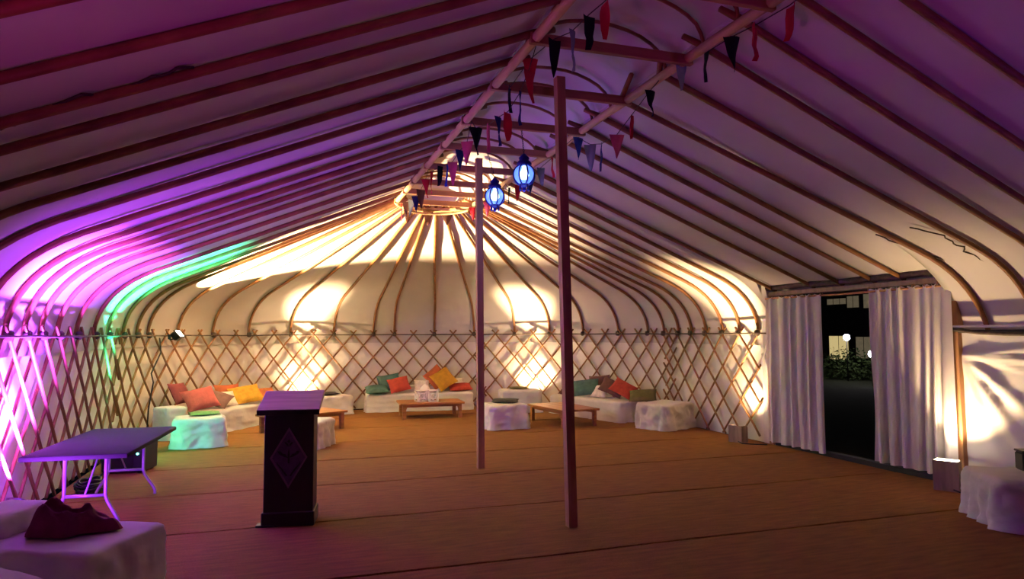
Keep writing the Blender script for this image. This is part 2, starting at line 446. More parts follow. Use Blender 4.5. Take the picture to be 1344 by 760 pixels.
lattice(21.56, 27.08, 22.52, 'warm lit wooden trellis behind the bench with green cushion')
lattice(26.72, s_right(9.32), 27.66, 'wooden trellis section ending at the narrow door curtain')
# band round the top of the trellis, one per run, with lashings at the ribs
def band(sa, sb, label, inward=.05):
    w, n, b = wall((sa+sb)/2)
    root = empty('trellis_rope', (w.x, w.y, ZR), label=label, category='rope', group='bands along the trellis top'); bpy.context.view_layer.update()
    N = int((sb-sa)/.12); pts = []
    for i in range(N+1):
        s = sa+(sb-sa)*i/N; w, n, b = wall(s); pts.append((w.x+n.x*inward, w.y+n.y*inward, ZR-.02+.014*nz(s*1.1, 4)))
    child(tube('rope', pts, .014, 'rope', None, 6), root)
    for s in RIB_S:
        if sa < s < sb:
            w, n, b = wall(s); c = Vector((w.x+n.x*.02, w.y+n.y*.02, ZR-.01))
            V, F = lathe_data([(.02, -.05), (.042, -.035), (.044, .03), (.025, .05)], 8); V = [v+c for v in V]
            child(mesh('lashing', V, F, 'rope', None, True), root)
band(1.5, s_right(9.08), 'dark rope band running along the top of the trellis wall')
# rail right of the door: tied poles and rope at the top of the white liner
rr = empty('pole_bundle', (X0+R, 4.5, ZR), label='bundle of dark poles tied along the top of the creased white liner', category='rail'); bpy.context.view_layer.update()
for q, (dz, dx, r, mt_) in enumerate([(.05, -.06, .018, 'liner'), (-.03, -.07, .024, 'rope'), (.0, -.03, .02, 'black')]):
    pts = [(X0+R+dx+.01*nz(y*2, q), y, ZR+dz+.015*nz(y*1.3, q*4)+(.05*math.exp(-((DY0-y)/.3)**2) if q == 1 else 0)) for y in [DY0-.02-i*.3 for i in range(30)]]
    child(tube('pole', pts, r, mt_, None, 6), rr)

# ------------------------------------------------------------------ doorway: header, posts, curtains
door = empty('door_1', (X0+R, (DY0+DY1)/2, 0), kind='structure'); bpy.context.view_layer.update()
def bx(name, c, s, mt_, parent, bev=.006, **t): return child(box(name, c, s, mt_, None, bev, **t), parent)
bx('header', (X0+R-.02, (DY0+DY1)/2, 2.36), (.08, DY1-DY0+.12, .07), 'box_wood', door)
bx('post', (X0+R, DY0-.02, 1.18), (.10, .09, 2.36), 'timber', door)
bx('post', (X0+R, DY1+.02, 1.18), (.10, .09, 2.36), 'timber', door)
bx('threshold', (X0+R+.03, (DY0+DY1)/2, .02), (.12, DY1-DY0-.1, .09), 'black', door)
def roll_fn(u, v):
    y = DY0-.06+(DY1-DY0+.14)*u; a = 2*math.pi*v; r = .045+.012*nz(y*5, v*3)
    return Vector((X0+R-.06+math.cos(a)*r, y, 2.455+math.sin(a)*r*1.0+.02*nz(y*2, 3)))
child(grid('rolled_flap', roll_fn, 60, 10, 'rope', None), door)
tube('curtain_pole', [(X0+R-.10, DY0-.02, 2.29), (X0+R-.10, (DY0+DY1)/2, 2.275), (X0+R-.10, DY1+.02, 2.29)], .014, 'timber', None, 8, label='thin wooden pole that carries the two door curtains', category='curtain pole')
def curtain(ya, yb, ztop, zbot, n, seed, label, flare=0.):
    e = empty('curtain', (X0+R-.10, (ya+yb)/2, 0), label=label, category='curtain', group='door curtains'); bpy.context.view_layer.update()
    def fn(u, v):
        z = zbot+(ztop-zbot)*v
        g = 1-.5*(1-v)
        ph = u*n*2*math.pi+4.5*nz(u*4, seed)+1.2*nz(u*3, v*1.6, seed)
        amp = (.022+.024*(1-v))*(1+1.0*nz(u*3.5, v*1.2, seed+2))
        x = X0+R-.10+amp*math.sin(ph)+.012*nz(u*6, v*2, seed)
        y = ya+(yb-ya)*u+.3*amp*math.sin(2*ph+1)+flare*(1-v)*(u-.5)
        if v > .999: z -= .022*(.5-.5*math.cos(ph*2))
        if v < .001: z += .015*nz(u*6, seed)
        return Vector((x, y, z))
    child(grid('cloth', fn, 150, 40, 'curtain', None), e)
    for i in range(n+1):
        y = ya+(yb-ya)*i/n
        pts = [(X0+R-.10+.026*math.cos(a), y, ztop-.012+.026*math.sin(a)) for a in [2*math.pi*k/10 for k in range(11)]]
        child(tube('curtain_ring', pts, .004, 'timber', None, 5), e)
curtain(DY1-.0, 7.83, 2.31, .055, 6, 3, 'narrow white muslin door curtain hanging beside the trellis end')
curtain(6.99, DY0-.055, 2.32, .10, 7, 11, 'wide white muslin door curtain hanging beside the glowing wooden box')

# ------------------------------------------------------------------ draped bench and ottoman covers
def drape(name, w, d, h, loc, rot, label, cat, seed, group=None, pleat=.014, parent=None, z0=.006, rnd=.07, lean=0.):
    bm = bmesh.new(); bmesh.ops.create_cube(bm, size=2)
    bmesh.ops.subdivide_edges(bm, edges=bm.edges[:], cuts=23, use_grid_fill=True)
    bmesh.ops.delete(bm, geom=[f for f in bm.faces if f.calc_center_median().z < -.999], context='FACES')
    hx, hy, hz = w/2, d/2, h
    for v in bm.verts:
        c = v.co.copy(); p = Vector((c.x*hx, c.y*hy, (c.z+1)/2*hz))
        q = Vector((max(-hx+rnd, min(hx-rnd, p.x)), max(-hy+rnd, min(hy-rnd, p.y)), min(hz-rnd, p.z)))
        dlt = p-q
        if dlt.length > 1e-6:
            k = max(abs(dlt.x), abs(dlt.y), abs(dlt.z)); dlt = dlt.normalized()*min(k, rnd)
        p = q+dlt
        side = 1-min(1, p.z/hz)
        out = Vector((c.x if abs(c.x) > .99 else 0, c.y if abs(c.y) > .99 else 0, 0))
        if out.length > 0:
            out.normalize()
            per = (c.x*hx*1.0)+(c.y*hy*1.7)
            a = pleat*(1.1*math.sin(per*19+seed+2.5*nz(per*2, seed))*side**.7+1.5*nz(per*4+p.z*5, p.z*3, seed)+1.0*(.5-abs(nz(per*7-p.z*6, p.z*8, seed))*2))+.03*side*side
            p += out*a
            if c.z < -.99: p.z += .012*abs(nz(per*4, seed*2))
        else:
            p.z += .012*nz(p.x*4, p.y*4, seed)-.012*(1-c.x*c.x)*(1-c.y*c.y)
        p.x += lean*p.z
        v.co = p+Vector((0, 0, z0))
    bm.verts.index_update()
    V = [v.co.copy() for v in bm.verts]; F = [tuple(v.index for v in f.verts) for f in bm.faces]; bm.free()
    o = mesh(name, V, F, 'cotton', parent, True)
    o.location = loc; o.rotation_euler = (0, 0, rot)
    if label: o['label'] = label; o['category'] = cat
    if group: o['group'] = group
    return o
RD = math.radians
def bench(w, d, h, loc, rot, label, seed, bolster=True, back=.12, bl=.9):
    e = empty('bench', loc, rot, label=label, category='bench', group='white draped benches along the wall')
    drape('cloth_cover', w, d, h, (0, 0, 0), 0, None, None, seed, parent=e, pleat=.016)
    if bolster:
        o = drape('back_bolster', w*bl, .2, .17, (0, d/2-.11, h-.015), 0, None, None, seed+3, parent=e, rnd=.08, pleat=.008, z0=0)
    return e
bench(2.05, .68, .42, (-.80, 14.30, 0), RD(58), 'white draped bench with mustard and orange cushions beside the mint-lit ottoman', 1, False)
bench(1.15, .66, .42, (.85, 15.62, 0), RD(24), 'white draped bench behind the black lectern, below the bright wall lamp', 9, False)
bench(2.42, .72, .41, (3.02, 15.90, 0), RD(-4), 'white draped bench behind the low table with white candle boxes', 4)
bench(2.25, .66, .41, (6.25, 13.28, 0), RD(-74), 'white draped bench with green and brown cushions beside the square ottoman', 6, False)
drape('ottoman', .74, .62, .46, (-1.24, 11.98, 0), RD(6), 'mint-lit white draped ottoman beside the grey folding table', 'ottoman', 2, 'white draped ottomans', .02)
drape('ottoman', .84, .66, .42, (.30, 11.40, 0), RD(-28), 'white draped ottoman partly hidden behind the black lectern', 'ottoman', 5, 'white draped ottomans', .016)
drape('ottoman', .76, .70, .45, (3.95, 12.36, 0), RD(3), 'white draped ottoman with dark striped cloth on top beside the slim post', 'ottoman', 7, 'white draped ottomans', .022)
drape('ottoman', .92, .60, .50, (5.08, 14.72, 0), RD(-10), 'white draped ottoman in front of the bright lamp behind, with flat tan cushion', 'ottoman', 8, 'white draped ottomans', .012)
drape('ottoman', .88, .72, .47, (6.74, 11.28, 0), RD(24), 'white draped ottoman at the end of the bench with green cushion', 'ottoman', 12, 'white draped ottomans', .026)
drape('ottoman', .95, .80, .44, (6.58, 4.55, 0), RD(-30), 'violet-lit white draped ottoman beside the glowing wooden uplighter box', 'ottoman', 14, 'white draped ottomans', .022, lean=.0)
drape('arm_block', .40, .42, .55, (-1.80, 12.92, 0), RD(40), 'white draped block at the wall beside the red patterned cushion', 'block', 15, None, .012)
# foreground seats at the left
fg = empty('bench', (-1.52, 5.35, 0), RD(-26), label='violet-lit white draped bench with dark maroon garment lying on it', category='bench', group='white draped benches along the wall')
drape('cloth_cover', 1.15, .74, .45, (.12, -.02, 0), 0, None, None, 21, parent=fg, pleat=.012, rnd=.035)
drape('back_block', .36, .50, .15, (-.33, .08, .445), 0, None, None, 23, parent=fg, pleat=.008, rnd=.05, z0=0)
drape('ottoman', .8, .7, .45, (-1.65, 4.35, 0), RD(-45), 'violet-lit white draped ottoman in front of the bench with maroon garment', 'ottoman', 25, 'white draped ottomans', .012, rnd=.04)

# maroon garment heap
def heap(u, v):
    a = 2*math.pi*u; r = v
    wob = 1+.16*math.sin(3*a+1)+.10*math.sin(5*a+2)+.06*math.sin(8*a)
    x = .27*r*math.cos(a)*wob; y = .15*r*math.sin(a)*wob
    env = (1-r**5)
    h = env*(.075+.10*math.exp(-((x+.13)/.09)**2)+.035*math.exp(-((x-.10)/.07)**2))
    h += env*.055*(1-abs(nz(x*7+2, y*11, 2))*2.2)+.02*nz(x*22, y*22, 6)*env
    return Vector((x, y, max(0, h)))
g = grid('garment', heap, 48, 20, 'c_burgundy', None, True, label='crumpled dark maroon garment heaped on the violet-lit bench', category='garment')
g.location = (-1.33, 5.31, .462); g.rotation_euler = (0, 0, RD(-12))

# ------------------------------------------------------------------ cushions
def cushion(c, size, loc, tilt, yaw, label, roll=0, thick=.15, group=None, name='cushion'):
    n = 14; T = thick/2; sx, sy = size
    def side(sg):
        def fn(u, v):
            x, y = u*2-1, v*2-1
            t = ((1-abs(x)**2.6)*(1-abs(y)**2.6))
            z = sg*T*max(0, t)**.55*(1+.1*nz(x*2, y*2, loc[0]*3+sg))
            kx = 1-.07*(1-x*x)*(y*y) ; ky = 1-.07*(1-y*y)*(x*x)
            return Vector((x*sx/2*ky, y*sy/2*kx, z))
        return fn
    V = []; F = []
    for sg in (1, -1):
        fn = side(sg); b = len(V)
        V += [fn(i/n, j/n) for j in range(n+1) for i in range(n+1)]
        for j in range(n):
            for i in range(n):
                q = (b+j*(n+1)+i, b+j*(n+1)+i+1, b+(j+1)*(n+1)+i+1, b+(j+1)*(n+1)+i)
                F.append(q if sg > 0 else q[::-1])
    o = mesh(name, V, F, 'c_'+c if 'c_'+c in M else c, None, True, label=label, category='cushion', group=group or 'scatter cushions on the benches')
    o.rotation_euler = (Matrix.Rotation(RD(yaw), 3, 'Z') @ Matrix.Rotation(RD(tilt), 3, 'X') @ Matrix.Rotation(RD(roll), 3, 'Z')).to_euler()
    # rest on its lowest point
    low = min((o.rotation_euler.to_matrix() @ v).z for v in V)
    o.location = (loc[0], loc[1], loc[2]-low)
    return o
Z = .425
# bench by the mint ottoman
cushion('maroon', (.42, .42), (-1.74, 13.62, Z+.10), 60, 58, 'small dark maroon cushion behind the red patterned cushion')
cushion('redpat', (.56, .46), (-1.36, 13.20, Z), 48, 20, 'red patterned cushion leaning behind the mint-lit ottoman', 12, .17)
cushion('green', (.46, .30), (-1.18, 12.16, .462), 4, 10, 'flat folded green cloth pad on top of the mint-lit ottoman', 0, .05)
cushion('brown', (.56, .40), (-1.16, 13.62, Z), 34, 8, 'grey brown cushion between the red patterned and rust orange cushions', -28, .14)
cushion('cream', (.40, .34), (-1.00, 13.98, Z), 50, 35, 'cream cushion behind the grey brown cushion', 0, .12)
cushion('rust', (.50, .40), (-1.0, 14.42, Z), 66, 30, 'rust orange cushion leaning behind the mustard yellow cushion on the bench near lectern', 0, .14)
cushion('mustard', (.60, .46), (-.66, 14.28, Z), 40, 18, 'mustard yellow cushion leaning on the bench near the lectern', 10, .15)
cushion('orange', (.44, .34), (-.30, 14.72, Z), 48, 40, 'small orange cushion between the mustard cushion and the lectern', 0, .13)
cushion('blackc', (.55, .3), (.92, 15.72, .425), 5, 20, 'flat black pad on the bench below the bright wall lamp', 0, .05)
# far centre bench
cushion('teal', (.52, .40), (2.02, 15.72, Z-.01), 16, -8, 'dull teal cushion lying flat at the end of the far bench', 6, .16)
cushion('teal', (.52, .42), (2.33, 15.98, Z-.01), 62, -6, 'dull teal cushion leaning behind the orange red cushion on the far bench', 10, .14)
cushion('red', (.48, .42), (2.52, 15.72, Z-.01), 46, -10, 'orange red cushion leaning beside two teal cushions on the far bench', 16, .16)
cushion('cream', (.36, .30), (3.10, 15.98, Z-.01), 60, -4, 'cream cushion behind the white pointed lantern', 0, .13)
cushion('rust', (.48, .48), (3.46, 16.06, Z), 66, -4, 'rust red cushion standing on its corner behind the mustard yellow one', 40, .13)
cushion('mustard', (.50, .50), (3.58, 15.82, Z-.01), 56, -8, 'mustard yellow cushion tilted on its corner on the far bench', 34, .15)
cushion('red', (.56, .34), (3.98, 15.84, Z-.01), 22, -6, 'flat red cushion at the far bench end beside the slim post', 4, .13)
cushion('cream', (.34, .30), (3.96, 16.04, Z+.02), 60, -6, 'cream cushion behind the flat red cushion on the far bench', 0, .12)
# ottoman tops
cushion('stripe', (.52, .34), (4.02, 12.48, .447), 5, -22, 'dark striped cloth pad on the ottoman beside the slim post', 0, .07)
cushion('olive', (.44, .30), (5.08, 14.78, .50), 4, -8, 'flat tan cushion on the ottoman in front of the bright lamp', 0, .05)
# right bench
cushion('brown', (.40, .36), (5.98, 13.98, Z-.01), 30, -60, 'dark brown cushion half hidden behind the green cushion', 0, .14)
cushion('teal', (.58, .46), (6.16, 13.50, Z-.01), 42, -34, 'dull green cushion leaning on the bench beside the square ottoman', 10, .16)
cushion('brown', (.50, .42), (6.54, 13.64, Z), 68, -50, 'brown cushion standing behind the green cushion', 6, .15)
cushion('cream', (.38, .32), (6.36, 13.20, Z-.01), 46, -60, 'cream cushion between the green and dark brown cushions', 0, .13)
cushion('brown', (.52, .36), (6.46, 12.84, Z-.01), 54, -30, 'dark brown cushion leaning beside the bright red cushion', -26, .14)
cushion('red', (.50, .36), (6.56, 12.56, Z-.01), 50, -26, 'bright red cushion leaning at the bench end behind the square ottoman', -34, .14)
cushion('olive', (.54, .40), (6.74, 12.08, Z-.01), 28, -40, 'dark olive cushion between the bench end and the square ottoman', 8, .13)

# ------------------------------------------------------------------ low wooden tables
def low_table(w, d, h, loc, rot, label):
    e = empty('coffee_table', loc, rot, label=label, category='coffee table', group='low wooden tables')
    for i in range(4):
        box('top_board', (0, -d/2+d/4*(i+.5), h-.02), (w, d/4-.004, .04), 'table_wood', e, .004)
    for sx in (-1, 1):
        for sy in (-1, 1):
            lx, ly = sx*(w/2-.09), sy*(d/2-.07)
            V, F = multi([box_data(lx, ly, (h-.04)/2, .07, .07, h-.04, .005)])
            leg = mesh('leg', V, F, 'table_wood', e)
            # curved bracket toward the middle
            pts = [(lx, ly), (lx-sx*.02, ly)]; P = []
            for k in range(7):
                a = math.pi/2*k/6; P.append((lx-sx*(.035+.11*(1-math.cos(a))), h-.04-.13*(1-math.sin(a))))
            prof = [(lx-sx*.03, h-.04)]+[(lx-sx*.03, h-.17)]+P
            n = len(prof); VV = [(x, ly-.02, z) for x, z in prof]+[(x, ly+.02, z) for x, z in prof]
            FF = [tuple(range(n)), tuple(reversed(range(n, 2*n)))]+[(k, (k+1) % n, n+(k+1) % n, n+k) for k in range(n)]
            mesh('bracket', VV, FF, 'table_wood', leg)
    for sy in (-1, 1): box('apron', (0, sy*(d/2-.07), h-.065), (w-.22, .025, .05), 'table_wood', e, .003)
    return e
low_table(1.34, .80, .335, (2.98, 14.46, 0), RD(-3), 'low dark wooden table carrying white candle boxes before the far bench')
low_table(1.45, .74, .335, (.36, 13.20, 0), RD(30), 'low dark wooden table partly hidden behind the black lectern')
low_table(1.40, .82, .335, (5.22, 12.55, 0), RD(98), 'low wooden table before the bench with the green cushion')

# candle boxes and a pointed lantern on the far table
def candle_box(loc, rot, s, label):
    e = empty('candle_box', loc, rot, label=label, category='lantern', group='white candle boxes on the far table')
    t = .016
    for sx in (-1, 1):
        for sy in (-1, 1): box('corner_post', (sx*(s/2-t/2), sy*(s/2-t/2), s*.6), (t, t, s*1.2), 'white_metal', e, .002)
    box('base', (0, 0, .008), (s, s, .016), 'white_metal', e, .002); box('rim', (0, 0, s*1.2-.008), (s, s, .016), 'white_metal', e, .002)
    for k in range(4):
        a = k*math.pi/2; c, sn = math.cos(a), math.sin(a)
        parts = []
        for q in range(8):
            an = q*math.pi/4; r = s*.30
            parts.append(tube_data([(r*math.cos(an), -s/2+.006, s*.6+r*math.sin(an)), (r*math.cos(an+math.pi/4), -s/2+.006, s*.6+r*math.sin(an+math.pi/4))], .015, 4))
        for an in (45, 135, 225, 315):
            x, z = math.cos(RD(an)), math.sin(RD(an)); parts.append(tube_data([(x*s*.30, -s/2+.006, s*.6+z*s*.30), (x*s*.62, -s/2+.006, s*.6+z*s*.62)], .013, 4))
        V, F = multi(parts); V = [Vector((v.x*c-v.y*sn, v.x*sn+v.y*c, v.z)) for v in V]
        mesh('pierced_panel', V, F, 'white_metal', e)
    V, F = lathe_data([(0, .016), (.03, .016), (.03, .09), (0, .095)], 10); mesh('candle', V, F, 'white_metal', e, True)
candle_box((2.76, 14.38, .338), RD(10), .20, 'white pierced candle box on the low table before the far bench')
candle_box((3.01, 14.30, .338), RD(-4), .20, 'white pierced candle box on the low table before the far bench')
e = empty('pointed_lantern', (2.90, 14.62, .338), 0, label='small white lantern with domed pointed lid behind the candle boxes', category='lantern')
V, F = lathe_data([(0, 0), (.10, 0), (.11, .02), (.115, .16), (.10, .20)], 16); mesh('body', V, F, 'white_metal', e, True)
V, F = lathe_data([(.12, .20), (.11, .25), (.07, .30), (.03, .33), (.012, .36), (.018, .38), (0, .41)], 16); mesh('lid', V, F, 'white_metal', e, True)

# ------------------------------------------------------------------ lectern
lec = empty('lectern', (.09, 6.86, 0), RD(-9), label='black wooden lectern with sloping top and diamond emblem panel', category='lectern')
box('body', (0, .0, .55), (.44, .30, .98), 'black_wood', lec, .006)
box('plinth', (0, 0, .065), (.47, .33, .13), 'black_wood', lec, .008)
box('foot', (-.20, -.12, .012), (.16, .10, .022), 'black', lec, .005)
a = math.atan2(.13, .42)
V, F = box_data(0, 0, 0, .55, .47, .045, .005); V = [Matrix.Rotation(a, 3, 'X') @ v + Vector((0, .0, 1.115)) for v in V]
top = mesh('sloping_top', V, F, 'lect_top', lec)
V, F = box_data(0, -.2405, -.002, .55, .012, .05, .002); V = [Matrix.Rotation(a, 3, 'X') @ v + Vector((0, .0, 1.115)) for v in V]
mesh('front_lip', V, F, 'black_wood', top)
DW, DH, DZ = .165, .275, .62
def dia(sc, y): return [(-DW*sc, y, DZ), (0, y, DZ-DH*sc), (DW*sc, y, DZ), (0, y, DZ+DH*sc)]
V = dia(1, -.151)+dia(1, -.165)+dia(.90, -.165)+dia(.90, -.154)
F = []
for k in range(4):
    k2 = (k+1) % 4; F += [(k, k2, 4+k2, 4+k), (4+k, 4+k2, 8+k2, 8+k), (8+k, 8+k2, 12+k2, 12+k)]
plq = mesh('emblem_frame', V, F, 'emblem_frame', lec)
pn = mesh('emblem_panel', dia(.91, -.1535)+dia(.91, -.150), [(0, 1, 2, 3)]+[(k, (k+1) % 4, 4+(k+1) % 4, 4+k) for k in range(4)], 'emblem', lec)
def motif(pts, th=.004):
    n = len(pts); V = [(x, -.154-th, DZ+z) for x, z in pts]+[(x, -.1535, DZ+z) for x, z in pts]
    return V, [tuple(range(n))]+[(k, (k+1) % n, n+(k+1) % n, n+k) for k in range(n)]
P = []
for sx in (-1, 1):
    P.append(motif([(sx*.005, .0), (sx*.03, .035), (sx*.055, .04), (sx*.07, .06), (sx*.10, .062), (sx*.085, .035), (sx*.06, .02), (sx*.03, .005)]))
    P.append(motif([(sx*.01, -.16), (sx*.03, -.13), (sx*.06, -.09), (sx*.09, -.06), (sx*.105, -.03), (sx*.10, -.06), (sx*.06, -.115), (sx*.02, -.17)]))
    P.append(motif([(sx*.004, .10), (sx*.03, .125), (sx*.04, .145), (sx*.02, .14), (sx*.004, .12)]))
P.append(motif([(-.008, -.05), (.008, -.05), (.010, .03), (0, .09), (-.010, .03)]))
P.append(motif([(0, .17), (.014, .15), (0, .13), (-.014, .15)]))
V, F = multi([([Vector(v) for v in a_], b_) for a_, b_ in P]); mesh('leaf_motif', V, F, 'emblem_dark', pn)

# ------------------------------------------------------------------ folding table with speaker box and cables
ft = empty('folding_table', (-1.655, 7.92, 0), RD(-4.5), label='grey plastic folding table with bent metal legs beside the violet-lit trellis', category='table')
TH = .70
V, F = box_data(0, 0, TH-.022, .86, 1.86, .044, .012, 2); mesh('table_top', V, F, 'plastic_grey', ft, True)
def leg_frame(y, sgn):
    for sx in (-1, 1):
        x = sx*.17
        pts = [(x, y, TH-.045), (x, y, .28), (x+sx*.02, y, .22), (x+sx*.10, y-sgn*.02, .09), (x+sx*.12, y-sgn*.02, .05), (x+sx*.12, y-sgn*.02, .006)]
        tube('leg', pts, .016, 'steel', ft, 8)
    tube('leg_brace', [(-.17, y, .28), (.17, y, .28)], .015, 'steel', ft, 8)
    tube('leg_brace', [(-.30, y, TH-.06), (.30, y, TH-.06)], .014, 'steel', ft, 8)
    tube('strut', [(0, y, .29), (0, y+sgn*.42, TH-.05)], .009, 'steel', ft, 6)
leg_frame(-.62, 1); leg_frame(.62, -1)
sp = empty('speaker_box', (-1.86, 10.1, 0), RD(-14), label='black speaker box with green light standing behind the folding table', category='speaker')
box('cabinet', (0, 0, .27), (.52, .42, .50), 'black', sp, .015)
box('grille', (-.05, -.215, .26), (.38, .014, .40), 'black_metal', sp, .004)
V, F = lathe_data([(.0, 0), (.014, 0), (.014, .012), (0, .014)], 10); V = [Vector((v.x+.19, -.212-v.z, v.y+.25)) for v in V]
mesh('indicator_light', V, F, 'green_led', sp)
for sx in (-1, 1):
    for sy in (-1, 1): box('foot', (sx*.2, sy*.15, .01), (.05, .05, .022), 'black', sp, .003)
parts = []
for q in range(7):
    pts = []; cx, cy, r = -2.02+.07*nz(q, 1), 8.85+.14*nz(q, 5), .10+.06*random.random()
    for k in range(26):
        a = 2*math.pi*k/12; pts.append((cx+r*math.cos(a)*(1+.2*nz(k*.3, q)), cy+r*1.6*math.sin(a), .02+.018*q+.06*abs(nz(k*.25, q, 3))))
    parts.append(tube_data(pts, .011, 5))
V, F = multi(parts); mesh('cable_heap', V, F, 'black', None, True, label='heap of coiled black cables on the floor under the folding table', category='cable')
tube('power_cable', [(-2.02, 9.16, .012), (-2.1, 9.5, .012), (-2.15, 10.2, .02), (-1.9, 10.55, .02), (-1.80, 10.42, .12)], .012, 'black', None, 6, label='black cable running from the coiled heap to the speaker box', category='cable')

# ------------------------------------------------------------------ lamps
def can(loc, tgt, label, lens):
    e = empty('uplighter_can', loc, 0, label=label, category='uplighter', group='coloured can uplighters')
    dirv = (Vector(tgt)-Vector(loc)).normalized(); rot = dirv.to_track_quat('Z', 'Y').to_matrix()
    V, F = lathe_data([(0, -.16), (.07, -.16), (.085, -.05), (.085, .04), (.08, .04), (.08, 0), (0, 0)], 18)
    V = [rot @ v + Vector((0, 0, -.03)) for v in V]; mesh('can', V, F, 'black_metal', e, True)
    parts = [tube_data([(sx*.095, 0, -.28), (sx*.095, 0, 0)], .008, 6) for sx in (-1, 1)]+[tube_data([(-.10, 0, -.28), (.10, 0, -.28)], .01, 6)]
    V, F = multi(parts); mesh('yoke', V, F, 'black_metal', e)
can((-2.2, 10.95, .29), (-1.75, 11.25, 2.6), 'black can uplighter throwing green light up the trellis behind the folding table', 'green_led')
can((-2.225, 7.25, .29), (-1.85, 8.2, 2.45), 'black can uplighter throwing violet light up the trellis beside the folding table', 'green_led')
# clamp flood on the rail
fl = empty('clamp_floodlight', (-1.76, 13.42, 1.77), 0, label='small bright floodlight clamped to the rope band above the bench by the mint-lit ottoman', category='floodlight')
dirv = (Vector((.20, 13.02, 3.45))-Vector((-1.70, 13.40, 1.84))).normalized(); rot = dirv.to_track_quat('Z', 'Y').to_matrix()
V, F = multi([box_data(0, 0, -.06, .20, .15, .10, .02), box_data(0, 0, .0, .22, .17, .03, .006)])
mesh('housing', [rot @ v for v in V], F, 'black_metal', fl)
V, F = box_data(0, 0, .018, .18, .13, .006, .002); mesh('lens', [rot @ v for v in V], F, 'lamp_lens', fl)
V, F = multi([tube_data([(-.05, 0, -.08), (-.14, .02, -.10), (-.17, .03, -.02)], .014, 6), box_data(-.15, .02, -.05, .05, .06, .09, .008)]); mesh('clamp', V, F, 'black_metal', fl)
tube('lamp_cable', [(-2.06, 13.40, 1.70), (-2.02, 13.30, 1.45), (-2.12, 13.05, 1.10), (-2.08, 13.02, .95), (-2.14, 13.0, .5), (-2.14, 12.9, .03)], .012, 'black', None, 6, label='black cable hanging down the trellis from the clamped floodlight', category='cable')
def flood(loc, tgt, label):
    e = empty('floodlight', loc, 0, label=label, category='floodlight', group='small floodlights at the foot of the wall')
    dirv = (Vector(tgt)-Vector(loc)).normalized(); rot = dirv.to_track_quat('Z', 'Y').to_matrix()
    V, F = box_data(0, 0, -.07, .18, .13, .09, .02); mesh('housing', [rot @ v for v in V], F, 'black_metal', e)
    V, F = box_data(0, 0, -.022, .16, .11, .006, .002); mesh('lens', [rot @ v for v in V], F, 'lamp_lens', e)
    V, F = multi([tube_data([(sx*.1, 0, -loc[2]+.01), (sx*.1, 0, -.03)], .01, 6) for sx in (-1, 1)]+[tube_data([(-.1, -.0, -loc[2]+.012), (.1, 0, -loc[2]+.012)], .011, 6)]); mesh('stand', V, F, 'black_metal', e)
flood((.60, 16.02, .40), (.50, 16.17, 1.6), 'small black floodlight on floor behind the bench by the lectern')
flood((5.52, 15.25, .40), (5.60, 15.36, 1.6), 'small black floodlight on floor behind the ottoman with tan cushion')
def light_box(loc, rot, s, label, lit):
    w, d, h = s; e = empty('uplighter_box', loc, rot, label=label, category='uplighter', group='wooden uplighter boxes')
    t = .016
    box('front_board', (0, -d/2+t/2, h/2), (w, t, h), 'box_wood', e, .003); box('back_board', (0, d/2-t/2, h*.42), (w, t, h-.01), 'box_wood', e, .003)
    for sx in (-1, 1): box('side_board', (sx*(w/2-t/2), 0, h/2), (t, d-2*t, h), 'box_wood', e, .003)
    box('lens', (0, 0, h-lit), (w-2*t, d-2*t, .006), 'lamp_lens', e, 0)
    tube('power_lead', [(w*.3, -d/2-.02, .03), (w*.7, -d/2-.06, .012), (w*1.5, -.05, .012), (w*2, .05, .012)], .009, 'black', e, 6)
    return e
light_box((6.97, 9.42, 0), RD(-70), (.24, .18, .27), 'plain wooden uplighter box at the foot of the trellis by the narrow door curtain', .09)
light_box((7.03, 5.80, 0), RD(-62), (.25, .17, .33), 'glowing wooden uplighter box beside the wide door curtain', .002)

# dark case on the right front ottoman
bc = empty('black_case', (6.66, 4.62, .452), RD(-30), label='small black case standing on the violet-lit ottoman by the glowing box', category='case')
box('body', (0, 0, .09), (.22, .16, .17), 'black', bc, .015); box('lid', (0, 0, .185), (.225, .165, .02), 'black_metal', bc, .006)

